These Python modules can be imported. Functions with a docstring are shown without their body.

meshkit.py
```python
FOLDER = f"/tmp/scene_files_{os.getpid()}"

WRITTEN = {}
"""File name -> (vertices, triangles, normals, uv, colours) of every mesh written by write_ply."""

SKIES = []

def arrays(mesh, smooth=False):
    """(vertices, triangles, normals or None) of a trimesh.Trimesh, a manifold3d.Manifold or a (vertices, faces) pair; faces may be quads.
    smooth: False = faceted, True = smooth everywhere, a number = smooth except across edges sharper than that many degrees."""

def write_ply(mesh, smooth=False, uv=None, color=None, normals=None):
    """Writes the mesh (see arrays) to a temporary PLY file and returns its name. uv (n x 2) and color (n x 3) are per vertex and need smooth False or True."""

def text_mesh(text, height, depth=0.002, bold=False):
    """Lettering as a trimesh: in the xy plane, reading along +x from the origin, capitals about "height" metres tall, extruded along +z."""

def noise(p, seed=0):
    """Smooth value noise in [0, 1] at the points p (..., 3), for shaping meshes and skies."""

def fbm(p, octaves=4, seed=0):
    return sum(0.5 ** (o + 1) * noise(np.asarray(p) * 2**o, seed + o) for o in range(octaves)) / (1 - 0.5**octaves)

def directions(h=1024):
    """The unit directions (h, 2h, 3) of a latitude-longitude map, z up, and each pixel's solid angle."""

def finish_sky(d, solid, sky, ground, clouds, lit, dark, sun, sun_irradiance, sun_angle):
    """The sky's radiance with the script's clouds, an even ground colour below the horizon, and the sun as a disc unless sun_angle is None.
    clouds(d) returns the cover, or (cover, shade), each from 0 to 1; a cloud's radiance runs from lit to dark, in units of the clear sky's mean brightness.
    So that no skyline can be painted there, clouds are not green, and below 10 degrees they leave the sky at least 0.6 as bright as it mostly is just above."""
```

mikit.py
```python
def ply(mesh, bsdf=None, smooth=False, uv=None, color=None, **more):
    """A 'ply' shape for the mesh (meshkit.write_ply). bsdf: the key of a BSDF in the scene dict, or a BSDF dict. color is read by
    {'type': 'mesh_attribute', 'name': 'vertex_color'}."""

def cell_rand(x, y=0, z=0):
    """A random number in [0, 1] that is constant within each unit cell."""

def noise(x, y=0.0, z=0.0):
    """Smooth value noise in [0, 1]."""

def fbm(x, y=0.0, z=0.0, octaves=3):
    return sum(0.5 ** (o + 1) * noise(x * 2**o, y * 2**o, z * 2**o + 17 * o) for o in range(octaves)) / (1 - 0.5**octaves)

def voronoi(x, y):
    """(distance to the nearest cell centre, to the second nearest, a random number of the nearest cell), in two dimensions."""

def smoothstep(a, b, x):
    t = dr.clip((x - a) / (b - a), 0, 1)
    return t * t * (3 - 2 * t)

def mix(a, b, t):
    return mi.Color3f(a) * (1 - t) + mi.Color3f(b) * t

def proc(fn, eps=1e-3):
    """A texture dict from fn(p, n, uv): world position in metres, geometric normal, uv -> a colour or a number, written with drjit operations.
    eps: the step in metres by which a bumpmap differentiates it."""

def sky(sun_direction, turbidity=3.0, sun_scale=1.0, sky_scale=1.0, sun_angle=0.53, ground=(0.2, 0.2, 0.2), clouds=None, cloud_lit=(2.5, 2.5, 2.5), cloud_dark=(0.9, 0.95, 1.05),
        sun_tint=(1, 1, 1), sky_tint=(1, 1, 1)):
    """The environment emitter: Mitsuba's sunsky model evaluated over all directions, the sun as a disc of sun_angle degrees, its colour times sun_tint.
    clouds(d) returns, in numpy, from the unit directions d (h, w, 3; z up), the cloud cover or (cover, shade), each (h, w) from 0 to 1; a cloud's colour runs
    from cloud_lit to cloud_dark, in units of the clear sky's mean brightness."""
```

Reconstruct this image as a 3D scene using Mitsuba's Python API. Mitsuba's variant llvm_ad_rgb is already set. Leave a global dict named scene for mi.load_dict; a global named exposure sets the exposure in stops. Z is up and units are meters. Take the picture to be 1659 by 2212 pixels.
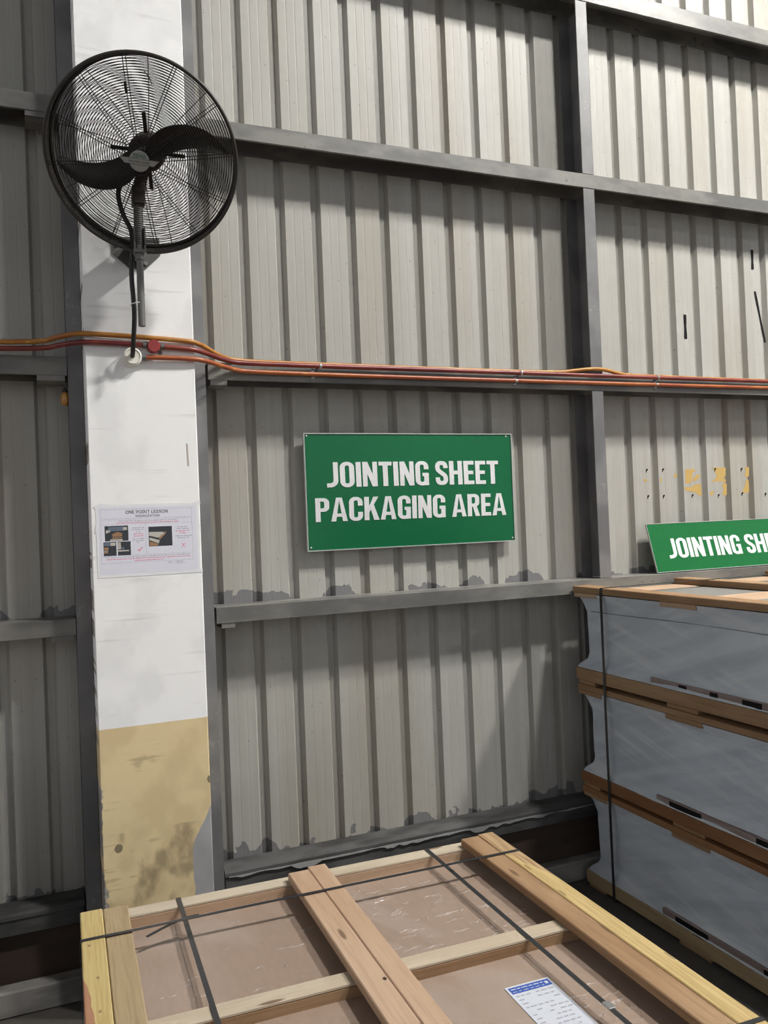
import math, random
import numpy as np, trimesh, drjit as dr, mitsuba as mi
from shapely.geometry import Polygon, LineString, Point, box as sbox
from shapely.ops import unary_union
from shapely import affinity
import mikit, meshkit
from mikit import proc, fbm, noise, voronoi, smoothstep, mix

scene = {'type': 'scene'}
labels = {}
rng = random.Random(7)
T = mi.ScalarTransform4f

# ------------------------------------------------------------------ camera, light, exposure
D, ZC = 3.5, 1.72
F_PX, YAW, PITCH, ROLL = 1780.0, 0.388, 0.0135, 0.0405
fw = np.array([math.sin(YAW) * math.cos(PITCH), math.cos(YAW) * math.cos(PITCH), math.sin(PITCH)])
r0 = np.array([math.cos(YAW), -math.sin(YAW), 0.0])
u0 = np.cross(r0, fw)
up = u0 * math.cos(ROLL) + r0 * math.sin(ROLL)
eye = np.array([0.0, -D, ZC])
scene['camera'] = {'type': 'perspective', 'fov_axis': 'x', 'fov': math.degrees(2 * math.atan(1659 / 2 / F_PX)),
                   'near_clip': 0.05, 'far_clip': 200.0,
                   'to_world': T().look_at(origin=eye.tolist(), target=(eye + fw).tolist(), up=up.tolist())}
exposure = 0.70
LAMP_MAIN, LAMP_WEAK = (600.0, 586.0, 550.0), (390.0, 381.0, 362.0)
scene['daylight'] = {'type': 'constant', 'radiance': {'type': 'rgb', 'value': [0.37, 0.375, 0.385]}}

# ------------------------------------------------------------------ materials
def rgb(v):
    return {'type': 'rgb', 'value': [float(x) for x in v]}

def principled(key, color, rough=0.6, **kw):
    d = {'type': 'principled', 'base_color': color if isinstance(color, dict) else rgb(color), 'roughness': rough}
    d.update(kw)
    scene[key] = {'type': 'twosided', 'id': key, 'bsdf': d}

def bumped(key, color, fn, scale, rough=0.5, eps=1e-3, **kw):
    d = {'type': 'principled', 'base_color': color if isinstance(color, dict) else rgb(color), 'roughness': rough}
    d.update(kw)
    scene[key] = {'type': 'twosided', 'bsdf': {'type': 'bumpmap', 'scale': scale, 'tex': proc(fn, eps), 'bsdf': d}}

def sheet_fn(p, n, uv):
    streak = fbm(p.x * 26, p.z * 0.22, 3.0, 2)
    broad = fbm(p.x * 3.1, p.z * 1.3, 9.0, 3)
    c = mix((0.337, 0.328, 0.298), (0.383, 0.378, 0.353), smoothstep(0.2, 0.8, 0.55 * streak + 0.45 * broad))
    tan = smoothstep(0.55, 0.75, fbm(p.x * 5.0, p.z * 0.5, 21.0, 2))
    c = mix(c, (0.321, 0.290, 0.239), 0.45 * tan)
    # grey touch-up paint slopped above the rails, with ragged outlines
    edge = fbm(p.x * 9.0, p.z * 7.0, 4.0, 4)
    rag = fbm(p.x * 45.0, p.z * 45.0, 6.0, 3)
    over3 = (p.z > 1.39) & (p.z < 1.405 + 0.18 * (edge - 0.46) + 0.035 * (rag - 0.5))
    over0 = (p.z < 0.335 + 0.22 * (edge - 0.42) + 0.03 * (rag - 0.5))
    grey = mi.Float(dr.select(over3 | over0, 1.0, 0.0))
    c = mix(c, (0.136, 0.136, 0.144), 0.85 * grey)
    # scattered specks and rust runs
    d1, d2, r = voronoi(p.x * 16.0, p.z * 9.0)
    speck = mi.Float(dr.select((d1 < 0.035) & (r > 0.86), 1.0, 0.0))
    return mix(c, (0.123, 0.112, 0.099), 0.6 * speck)
principled('sheet_paint', proc(sheet_fn), 0.5, specular=0.4)

def steel_fn(p, n, uv):
    a = fbm(p.x * 7.0, p.z * 7.0, p.y * 7.0, 4)
    b = fbm(p.x * 60.0, p.z * 60.0, p.y * 60.0, 2)
    c = mix((0.122, 0.121, 0.125), (0.172, 0.170, 0.173), smoothstep(0.3, 0.7, a))
    chips = smoothstep(0.70, 0.78, 0.5 * a + 0.5 * b)
    return mix(c, (0.257, 0.254, 0.251), 0.5 * chips)
principled('steel_paint', proc(steel_fn), 0.45, specular=0.5)

def dust_steel_fn(p, n, uv):
    a = fbm(p.x * 5.0, p.z * 11.0, p.y * 9.0, 4)
    b = fbm(p.x * 70.0, p.z * 70.0, p.y * 70.0, 2)
    c = mix((0.104, 0.102, 0.099), (0.186, 0.182, 0.166), smoothstep(0.32, 0.66, a))
    return mix(c, (0.068, 0.056, 0.044), 0.7 * smoothstep(0.66, 0.76, 0.45 * a + 0.55 * b))
principled('girt_paint', proc(dust_steel_fn), 0.42, specular=0.5)

def column_fn(p, n, uv):
    x, z = p.x, p.z
    a = fbm(x * 9.0, z * 7.0, 2.0, 4)
    b = fbm(x * 5.0, z * 55.0, 5.0, 3)
    fine = fbm(x * 80.0, z * 80.0, 8.0, 2)
    white = mix((0.76, 0.76, 0.76), (0.83, 0.83, 0.83), smoothstep(0.3, 0.6, a))
    scuff = smoothstep(0.66, 0.78, 0.55 * b + 0.45 * fbm(x * 3.0, z * 5.0, 31.0, 2))
    white = mix(white, (0.50, 0.49, 0.48), 0.35 * scuff)
    gouge = mi.Float(dr.select((dr.abs(x - 0.505 - 0.1 * (z - 2.0) * -0.3) < 0.0035) & (z > 1.968) & (z < 2.055), 1.0, 0.0))
    white = mix(white, (0.30, 0.24, 0.20), 0.8 * gouge)
    yellow = mix((0.60, 0.47, 0.27), (0.68, 0.545, 0.32), smoothstep(0.35, 0.65, a))
    yellow = mix(yellow, (0.25, 0.18, 0.09), 0.45 * smoothstep(0.66, 0.78, 0.5 * b + 0.5 * a))
    dirt_shade = smoothstep(0.42, 0.72, fbm(x * 14.0, z * 10.0, 12.0, 4)) * dr.select(z < 0.62, 1.0, 0.0)  # brown blotches paint both dirt and shadow at the column foot
    yellow = mix(yellow, (0.16, 0.12, 0.075), 0.6 * dirt_shade)
    d1, d2, r = voronoi(x * 7.0, z * 7.0)
    yellow = mix(yellow, (0.10, 0.08, 0.06), 0.8 * mi.Float(dr.select((d1 < 0.07 + 0.06 * fine) & (r > 0.72), 1.0, 0.0)))
    c = mix(white, yellow, mi.Float(dr.select(z < 1.006, 1.0, 0.0)))
    # ragged grey cement patch at the foot, right-hand side, and broken left arris
    edge = 0.47 + 0.55 * dr.maximum(z - 0.53, 0) + 0.02 * (fbm(x * 20.0, z * 16.0, 41.0, 3) - 0.5)
    c = mix(c, mix((0.26, 0.26, 0.27), (0.40, 0.40, 0.41), a), mi.Float(dr.select((x > edge) & (z < 0.675), 1.0, 0.0)))
    chip = 0.146 + dr.select(z < 0.80, 0.055, 0.006) * (fbm(x * 30.0, z * 22.0, 51.0, 3) - dr.select(z < 0.80, 0.45, 0.58))
    return mix(c, mix((0.17, 0.15, 0.13), (0.42, 0.40, 0.37), fine), mi.Float(dr.select(x < chip, 1.0, 0.0)))
principled('column_paint', proc(column_fn), 0.55, specular=0.4)

def floor_fn(p, n, uv):
    a = fbm(p.x * 1.7, p.y * 1.7, 0.0, 4)
    b = fbm(p.x * 24.0, p.y * 24.0, 3.0, 3)
    return mix((0.033, 0.030, 0.027), (0.078, 0.072, 0.066), 0.6 * a + 0.4 * b)
principled('floor_concrete', proc(floor_fn), 0.65)

def base_fn(p, n, uv):
    a = fbm(p.x * 6.0, p.z * 20.0, p.y * 12.0, 4)
    return mix((0.041, 0.041, 0.041), (0.083, 0.083, 0.083), smoothstep(0.3, 0.7, a))
principled('base_paint', proc(base_fn), 0.6, specular=0.3)
def kerb_fn(p, n, uv):
    a = fbm(p.x * 6.0, p.z * 18.0, p.y * 6.0, 4)
    return 0.75 * mix((0.161, 0.155, 0.149), (0.310, 0.298, 0.285), smoothstep(0.3, 0.7, a))
principled('kerb_concrete', proc(kerb_fn), 0.8)
def brown_fn(p, n, uv):
    return mix((0.032, 0.020, 0.014), (0.059, 0.038, 0.028), fbm(p.x * 5.0, p.z * 20.0, 1.0, 4))
principled('brown_plinth', proc(brown_fn), 0.75)
principled('sealant', (0.26, 0.26, 0.255), 0.7)
principled('roof_sheet', (0.30, 0.30, 0.30), 0.8)

def wood(key, dark, mid, light, knot=(0.12, 0.07, 0.04), rough=0.7):
    def fn(p, n, uv):
        u, v = uv.x, uv.y
        wob = fbm(u * 1.6, v * 9.0, 2.0, 3)
        rings = 0.5 + 0.5 * dr.sin(v * 190.0 + 26.0 * wob)
        fib = fbm(u * 9.0, v * 260.0, 5.0, 3)
        broad = fbm(u * 2.2, v * 14.0, 7.0, 3)
        c = mix(mid, light, smoothstep(0.3, 0.7, broad))
        c = mix(c, dark, 0.22 * rings * smoothstep(0.3, 0.7, fib) + 0.16 * smoothstep(0.5, 0.75, fib))
        d1, d2, r = voronoi(u * 2.6, v * 12.0)
        k = smoothstep(0.10, 0.05, d1) * dr.select(r > 0.66, 1.0, 0.0)
        return mix(c, knot, 0.85 * k)
    principled(key, proc(fn), rough, specular=0.3)
wood('wood_tan', (0.277, 0.175, 0.112), (0.376, 0.254, 0.168), (0.416, 0.294, 0.205))
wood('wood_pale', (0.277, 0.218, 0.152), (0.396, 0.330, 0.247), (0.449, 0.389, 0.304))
wood('wood_brown', (0.145, 0.079, 0.040), (0.238, 0.142, 0.076), (0.304, 0.195, 0.112))
wood('wood_yellow', (0.304, 0.211, 0.086), (0.409, 0.300, 0.135), (0.462, 0.356, 0.178))
wood('wood_red', (0.112, 0.050, 0.023), (0.191, 0.089, 0.040), (0.238, 0.122, 0.056))
wood('wood_purple', (0.12, 0.085, 0.075), (0.19, 0.145, 0.135), (0.25, 0.205, 0.195))
wood('wood_dirty', (0.172, 0.119, 0.063), (0.277, 0.201, 0.112), (0.330, 0.251, 0.149))

def heart_fn(p, n, uv):
    u, v = uv.x, uv.y
    fib = fbm(u * 9.0, v * 200.0, 5.0, 3)
    c = mix((0.449, 0.354, 0.163), (0.394, 0.292, 0.122), smoothstep(0.35, 0.7, fib))
    e = dr.square((p.x - 0.018) / 0.042) + dr.square((p.y + 1.68) / 0.34) + 0.5 * (fbm(p.x * 30.0, p.y * 12.0, 1.0, 3) - 0.5)
    c = mix(c, mix((0.286, 0.136, 0.075), (0.354, 0.190, 0.116), fib), mi.Float(dr.select(e < 1.0, 1.0, 0.0)))
    d1, d2, r = voronoi(p.x * 28.0, p.y * 15.0)
    return mix(c, (0.136, 0.088, 0.041), 0.6 * mi.Float(dr.select((d1 < 0.10) & (r > 0.8), 1.0, 0.0)))
def twotone_fn(p, n, uv):
    u, v = uv.x, uv.y
    fib = fbm(u * 9.0, v * 220.0, 5.0, 3)
    yel = mix((0.44, 0.33, 0.155), (0.36, 0.26, 0.11), smoothstep(0.35, 0.7, fib))
    brn = mix((0.37, 0.255, 0.145), (0.25, 0.155, 0.08), smoothstep(0.35, 0.7, fib))
    across = (p.x - 1.281 - 0.0165 * (p.y + 1.05)) / 0.056
    edge = (-1.20 - p.y) / 0.26 + 0.25 * (fbm(p.x * 40.0, p.y * 9.0, 3.0, 3) - 0.5)
    c = mix(brn, yel, smoothstep(-0.04, 0.04, edge - across))
    d1, d2, r = voronoi(u * 5.0, v * 26.0)
    return mix(c, (0.15, 0.10, 0.05), 0.6 * mi.Float(dr.select((d1 < 0.10) & (r > 0.75), 1.0, 0.0)))
principled('wood_twotone', proc(twotone_fn), 0.65, specular=0.3)
principled('wood_heart', proc(heart_fn), 0.65, specular=0.3)

def card_fn(p, n, uv):
    a = fbm(p.x * 4.0, p.y * 4.0, 0.0, 3)
    b = fbm(p.x * 120.0, p.y * 30.0, 2.0, 2)
    c = mix((0.238, 0.173, 0.135), (0.290, 0.215, 0.172), 0.6 * a + 0.4 * b)
    veil = smoothstep(0.52, 0.66, fbm(p.x * 6.0 + p.y * 2.0, p.y * 2.5, 8.0, 3))
    return mix(c, (0.317, 0.264, 0.231), 0.4 * veil)
def card_bump(p, n, uv):
    w = fbm(p.x * 5.0, p.y * 60.0, 1.0, 3)
    return w + 0.5 * fbm(p.x * 18.0, p.y * 18.0, 4.0, 2)
bumped('film_on_card', proc(card_fn), card_bump, 0.0022, 0.32, 8e-4, specular=0.5, clearcoat=1.0, clearcoat_gloss=0.96)
principled('top_card', (0.19, 0.18, 0.17), 0.5)
principled('knot_dark', (0.03, 0.02, 0.012), 0.8)
principled('film_crease', (0.330, 0.277, 0.244), 0.14, specular=1.0, clearcoat=1.0, clearcoat_gloss=0.97)

def block_fn(p, n, uv):
    q = p.y * 3.0 + p.z * 1.5
    a = fbm(q, p.z * 26.0 + p.y * 9.0, p.x, 4)
    b = fbm(p.y * 2.2, p.z * 2.6, p.x * 2.0, 3)
    c = mix((0.356, 0.393, 0.444), (0.500, 0.544, 0.598), smoothstep(0.3, 0.7, 0.5 * a + 0.5 * b))
    s = smoothstep(0.55, 0.80, fbm(p.y * 2.0 + p.z * 3.0, p.z * 30.0 - p.y * 8.0, 5.0, 4))
    return mix(c, (0.575, 0.587, 0.604), 0.4 * s)
def block_bump(p, n, uv):
    return fbm(p.y * 7.0 + p.x * 7.0, p.z * 16.0, 2.0, 4) + 0.25 * fbm(p.y * 40.0 + p.x * 40.0, p.z * 55.0 - p.y * 20.0, 7.0, 2)
bumped('film_on_boards', proc(block_fn), block_bump, 0.010, 0.38, 1.5e-3, specular=0.5, clearcoat=0.7, clearcoat_gloss=0.9)
principled('board_edge', (0.07, 0.07, 0.075), 0.6)

principled('sign_green', (0.002, 0.112, 0.040), 0.26, specular=0.3, clearcoat=0.25, clearcoat_gloss=0.93)
principled('sign_green_matt', (0.006, 0.125, 0.034), 0.5, specular=0.15)
principled('sign_white', (0.66, 0.66, 0.67), 0.4)
principled('sign_edge', (0.36, 0.37, 0.36), 0.45)
principled('galvanised', (0.45, 0.45, 0.45), 0.35, metallic=0.8)
principled('fan_black', (0.011, 0.010, 0.008), 0.45, specular=0.4)
principled('fan_wire', (0.021, 0.017, 0.014), 0.5, specular=0.4)
principled('fan_rim', (0.035, 0.032, 0.028), 0.38, specular=0.5)
principled('fan_brown', (0.035, 0.025, 0.020), 0.6)
principled('fan_pole', (0.119, 0.119, 0.115), 0.4, metallic=0.2)
principled('badge_silver', (0.308, 0.315, 0.301), 0.4, metallic=0.2)
principled('badge_green', (0.000, 0.084, 0.052), 0.5)
principled('badge_dark', (0.042, 0.049, 0.045), 0.5)
principled('black_rubber', (0.015, 0.015, 0.015), 0.5)
principled('strap_black', (0.017, 0.018, 0.020), 0.35, specular=0.6)
principled('tie_white', (0.75, 0.75, 0.72), 0.5)

def conduit_paint(key, a, b, c3):
    def fn(p, n, uv):
        w = fbm(p.x * 7.0, p.z * 30.0, p.y * 30.0, 3)
        f = fbm(p.x * 40.0, p.z * 90.0, p.y * 90.0, 2)
        c = mix(a, b, smoothstep(0.35, 0.6, w))
        return mix(c, c3, smoothstep(0.62, 0.72, 0.4 * w + 0.6 * f))
    principled(key, proc(fn), 0.35, specular=0.6)
conduit_paint('conduit_orange', (0.306, 0.102, 0.014), (0.394, 0.170, 0.031), (0.490, 0.286, 0.054))
conduit_paint('conduit_red', (0.129, 0.015, 0.015), (0.204, 0.034, 0.022), (0.245, 0.054, 0.027))
conduit_paint('conduit_rust', (0.286, 0.061, 0.020), (0.354, 0.095, 0.024), (0.408, 0.163, 0.041))
principled('box_white', (0.66, 0.64, 0.57), 0.45)
principled('box_red', (0.258, 0.031, 0.031), 0.35)
principled('amber_plastic', (0.422, 0.190, 0.034), 0.25, clearcoat=1.0)
principled('paper', (0.66, 0.66, 0.735), 0.16, specular=0.6, clearcoat=1.0, clearcoat_gloss=0.97)
principled('laminate', (0.72, 0.72, 0.74), 0.12, specular=0.6, clearcoat=1.0, clearcoat_gloss=0.98)
principled('ink_black', (0.07, 0.07, 0.09), 0.4)
principled('ink_grey', (0.28, 0.28, 0.33), 0.4)
principled('ink_red', (0.60, 0.13, 0.20), 0.4)
principled('ink_blue', (0.045, 0.085, 0.32), 0.35)
principled('label_paper', (0.46, 0.485, 0.54), 0.35, clearcoat=0.6)
principled('yellow_vinyl', (0.46, 0.31, 0.10), 0.5)
principled('tape_black', (0.010, 0.010, 0.010), 0.8, specular=0.15)
principled('photo_dark', (0.034, 0.038, 0.045), 0.3)
principled('photo_steel', (0.120, 0.150, 0.203), 0.3)
principled('photo_wood', (0.315, 0.180, 0.098), 0.3)
principled('photo_light', (0.495, 0.465, 0.420), 0.3)
scene['lamp_glow_holder'] = {'type': 'diffuse', 'reflectance': rgb((0.5, 0.5, 0.5))}

# ------------------------------------------------------------------ helpers
def numbered(name):
    if not any(k == name or k.startswith(name + '__') for k in list(scene) + list(labels)):
        return name
    i = 1
    while any(k == f'{name}_{i:03d}' or k.startswith(f'{name}_{i:03d}__') for k in list(scene) + list(labels)):
        i += 1
    return f'{name}_{i:03d}'

def put(name, mesh, bsdf, parent=None, smooth=False, label=None, **kw):
    key = numbered(f'{parent}__{name}' if parent else name)
    scene[key] = mikit.ply(mesh, bsdf, smooth, **kw)
    if label:
        labels[key] = {'label': label}
    return key

def thing(name, label, cat, group=None, kind=None):
    key = numbered(name)
    labels[key] = {'label': label, 'category': cat}
    if group: labels[key]['group'] = group
    if kind: labels[key]['kind'] = kind
    return key

def single(name, mesh, bsdf, label, cat, group=None, smooth=False, **kw):
    key = thing(name, label, cat, group)
    scene[key] = mikit.ply(mesh, bsdf, smooth, **kw)
    return key

def cat(ms):
    return trimesh.util.concatenate(ms)

def bx(x0, x1, y0, y1, z0, z1, bev=0.0):
    if bev <= 0:
        m = trimesh.creation.box(extents=(x1 - x0, y1 - y0, z1 - z0))
        m.apply_translation(((x0 + x1) / 2, (y0 + y1) / 2, (z0 + z1) / 2))
        return m
    pts = []
    for X, sx in ((x0, 1), (x1, -1)):
        for Y, sy in ((y0, 1), (y1, -1)):
            for Z, sz in ((z0, 1), (z1, -1)):
                pts += [(X, Y + sy * bev, Z + sz * bev), (X + sx * bev, Y, Z + sz * bev), (X + sx * bev, Y + sy * bev, Z)]
    return trimesh.convex.convex_hull(np.array(pts))

def tube(path, r, seg=10, closed=False, cap=True):
    P = np.asarray(path, float)
    n = len(P)
    if closed:
        Tn = np.roll(P, -1, 0) - np.roll(P, 1, 0)
    else:
        Tn = np.gradient(P, axis=0)
    Tn /= np.linalg.norm(Tn, axis=1, keepdims=True)
    a = np.array([0, 0, 1.0]) if abs(Tn[0][2]) < 0.9 else np.array([1.0, 0, 0])
    N = np.zeros_like(P)
    v = a - Tn[0] * (a @ Tn[0]); N[0] = v / np.linalg.norm(v)
    for i in range(1, n):
        v = N[i - 1] - Tn[i] * (N[i - 1] @ Tn[i]); N[i] = v / np.linalg.norm(v)
    B = np.cross(Tn, N)
    R = np.broadcast_to(np.asarray(r, float), (n,))
    th = np.linspace(0, 2 * np.pi, seg, endpoint=False)
    V = (P[:, None] + R[:, None, None] * (np.cos(th)[None, :, None] * N[:, None] + np.sin(th)[None, :, None] * B[:, None])).reshape(-1, 3)
    f = []
    m = n if closed else n - 1
    for i in range(m):
        j = (i + 1) % n
        for k in range(seg):
            l = (k + 1) % seg
            f += [(i * seg + k, j * seg + l, j * seg + k), (i * seg + k, i * seg + l, j * seg + l)]
    V = V.tolist()
    if cap and not closed:
        V += [P[0].tolist(), P[-1].tolist()]
        for k in range(seg):
            l = (k + 1) % seg
            f += [(len(V) - 2, l, k), (len(V) - 1, (n - 1) * seg + k, (n - 1) * seg + l)]
    m_ = trimesh.Trimesh(np.array(V), np.array(f), process=False)
    m_.fix_normals() if False else None
    return m_

def chaikin(pts, it=3):
    P = np.asarray(pts, float)
    for _ in range(it):
        Q = [P[0]]
        for a, b in zip(P[:-1], P[1:]):
            Q += [0.75 * a + 0.25 * b, 0.25 * a + 0.75 * b]
        Q.append(P[-1])
        P = np.array(Q)
    return P

def lathe(profile, seg=40):
    return trimesh.creation.revolve(np.asarray(profile, float), sections=seg)

def frame(o, n, upv=(0, 0, 1)):
    """4x4 with +z along n, +y towards upv."""
    n = np.asarray(n, float) / np.linalg.norm(n)
    x = np.cross(upv, n); x /= np.linalg.norm(x)
    M = np.eye(4); M[:3, 0] = x; M[:3, 1] = np.cross(n, x); M[:3, 2] = n; M[:3, 3] = o
    return M

def moved(m, M):
    m = m.copy(); m.apply_transform(M); return m

def extr(poly, d):
    gs = getattr(poly, 'geoms', [poly])
    return cat([trimesh.creation.extrude_polygon(g, d, engine='earcut') for g in gs if g.area > 1e-12])

def on_wall(m, x, y, z):
    """a mesh of the xy plane (reading along +x, up +y, thickness +z) stood on a wall facing -y."""
    M = np.array([[1, 0, 0, x], [0, 0, -1, y], [0, 1, 0, z], [0, 0, 0, 1.0]])
    return moved(m, M)

# ------------------------------------------------------------------ large structure
FLOOR = -0.043
labels['floor'] = {'label': 'dark grimy concrete floor', 'category': 'floor', 'kind': 'structure'}
scene['floor'] = mikit.ply(bx(-14, 18, -26, 1.0, -0.15, FLOOR), 'floor_concrete')
labels['ceiling'] = {'label': 'metal roof of the warehouse', 'category': 'ceiling', 'kind': 'structure'}
scene['ceiling'] = mikit.ply(bx(-9, 17, -14, 0.4, 9.2, 9.3), 'roof_sheet')

# corrugated cladding: one sheet per metre, six ribs each
PITCH_X, RIB0 = 1.0 / 6, 0.8245
labels['wall_back'] = {'label': 'corrugated metal cladding wall in light grey', 'category': 'wall', 'kind': 'structure'}
def rib_profile(k0, k1):
    pts = []
    for k in range(k0, k1):
        c = RIB0 + k * PITCH_X
        pts += [(c, 0.028), (c + 0.0125, 0.028), (c + 0.0235, 0.001), (c + 0.0245, 0.0)]
        a, w = c + 0.0245, PITCH_X - 0.049
        for f in (0.33, 0.67):
            m = a + f * w
            pts += [(m - 0.0045, 0.0), (m, 0.0006), (m + 0.0045, 0.0)]
        e = c + PITCH_X
        pts += [(e - 0.0245, 0.0), (e - 0.0235, 0.001), (e - 0.0125, 0.028)]
    pts.append((RIB0 + k1 * PITCH_X, 0.028))
    return np.array(pts)
for s in range(-3, 6):
    pr = rib_profile(6 * s, 6 * s + 6)
    pr = np.vstack([pr, [(pr[-1, 0] + 0.012, 0.0285)]])
    zs = np.linspace(0.2, 9.1, 12)
    V = np.array([(x, y, z) for z in zs for x, y in pr])
    n = len(pr)
    Fq = [(i * n + j, i * n + j + 1, (i + 1) * n + j + 1, (i + 1) * n + j) for i in range(len(zs) - 1) for j in range(n - 1)]
    put('cladding_sheet', (V, np.array(Fq)), 'sheet_paint', 'wall_back')

# base: rail, grey band, dark brown plinth, kerb
def c_rail(x0, x1, zb, zt, yf, t=0.004, lip=0.012):
    ms = [bx(x0, x1, yf, 0.0, zt - t, zt, 0.0012), bx(x0, x1, yf, yf + t, zb, zt, 0.0012), bx(x0, x1, -t, -0.0005, zb, zt),
          bx(x0, x1, yf, yf + lip, zb, zb + t, 0.0012)]
    return cat(ms)
labels['trim_1'] = {'label': 'grey painted steel base rail along the foot of the cladding', 'category': 'trim', 'kind': 'structure'}
for x0, x1, nm in ((-2.2, 0.085, 'rail'), (0.625, 5.6, 'rail')):
    prof = [(0, 0.33), (-0.082, 0.326), (-0.094, 0.322), (-0.10, 0.313), (-0.101, 0.300), (-0.098, 0.296), (0, 0.296)]
    m = extr(Polygon(prof), x1 - x0)
    M = np.array([[0, 0, 1, x0], [1, 0, 0, 0], [0, 1, 0, 0], [0, 0, 0, 1.0]])
    put(nm, moved(m, M), 'base_paint', 'trim_1')
    put('face_plate', bx(x0, x1, -0.095, -0.02, 0.238, 0.297, 0.003), 'base_paint', 'trim_1')
xs = np.linspace(0.64, 4.2, 260)
lo = [0.2945 + 0.006 * (meshkit.noise(np.array([x * 14, 2, 1])) - 0.5) - 0.028 * max(0, meshkit.fbm(np.array([x * 7.0, 0.5, 3])) - 0.53) / 0.3 for x in xs]
hi = [0.300 + 0.003 * (meshkit.noise(np.array([x * 22, 5, 1])) - 0.5) for x in xs]
put('sealant', on_wall(extr(Polygon(list(zip(xs, lo)) + list(zip(xs[::-1], hi[::-1]))).buffer(0), 0.003), 0, -0.1005, 0), 'sealant', 'trim_1')
labels['trim_2'] = {'label': 'dark brown plinth below the base rail', 'category': 'trim', 'kind': 'structure'}
scene['trim_2'] = mikit.ply(bx(-2.4, 5.8, -0.06, 0.25, FLOOR, 0.24), 'brown_plinth')
labels['trim_3'] = {'label': 'low concrete kerb at the foot of the wall', 'category': 'trim', 'kind': 'structure'}
scene['trim_3'] = mikit.ply(bx(-2.4, 5.8, -0.13, -0.0605, FLOOR, 0.052, 0.006), 'kerb_concrete')

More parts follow.
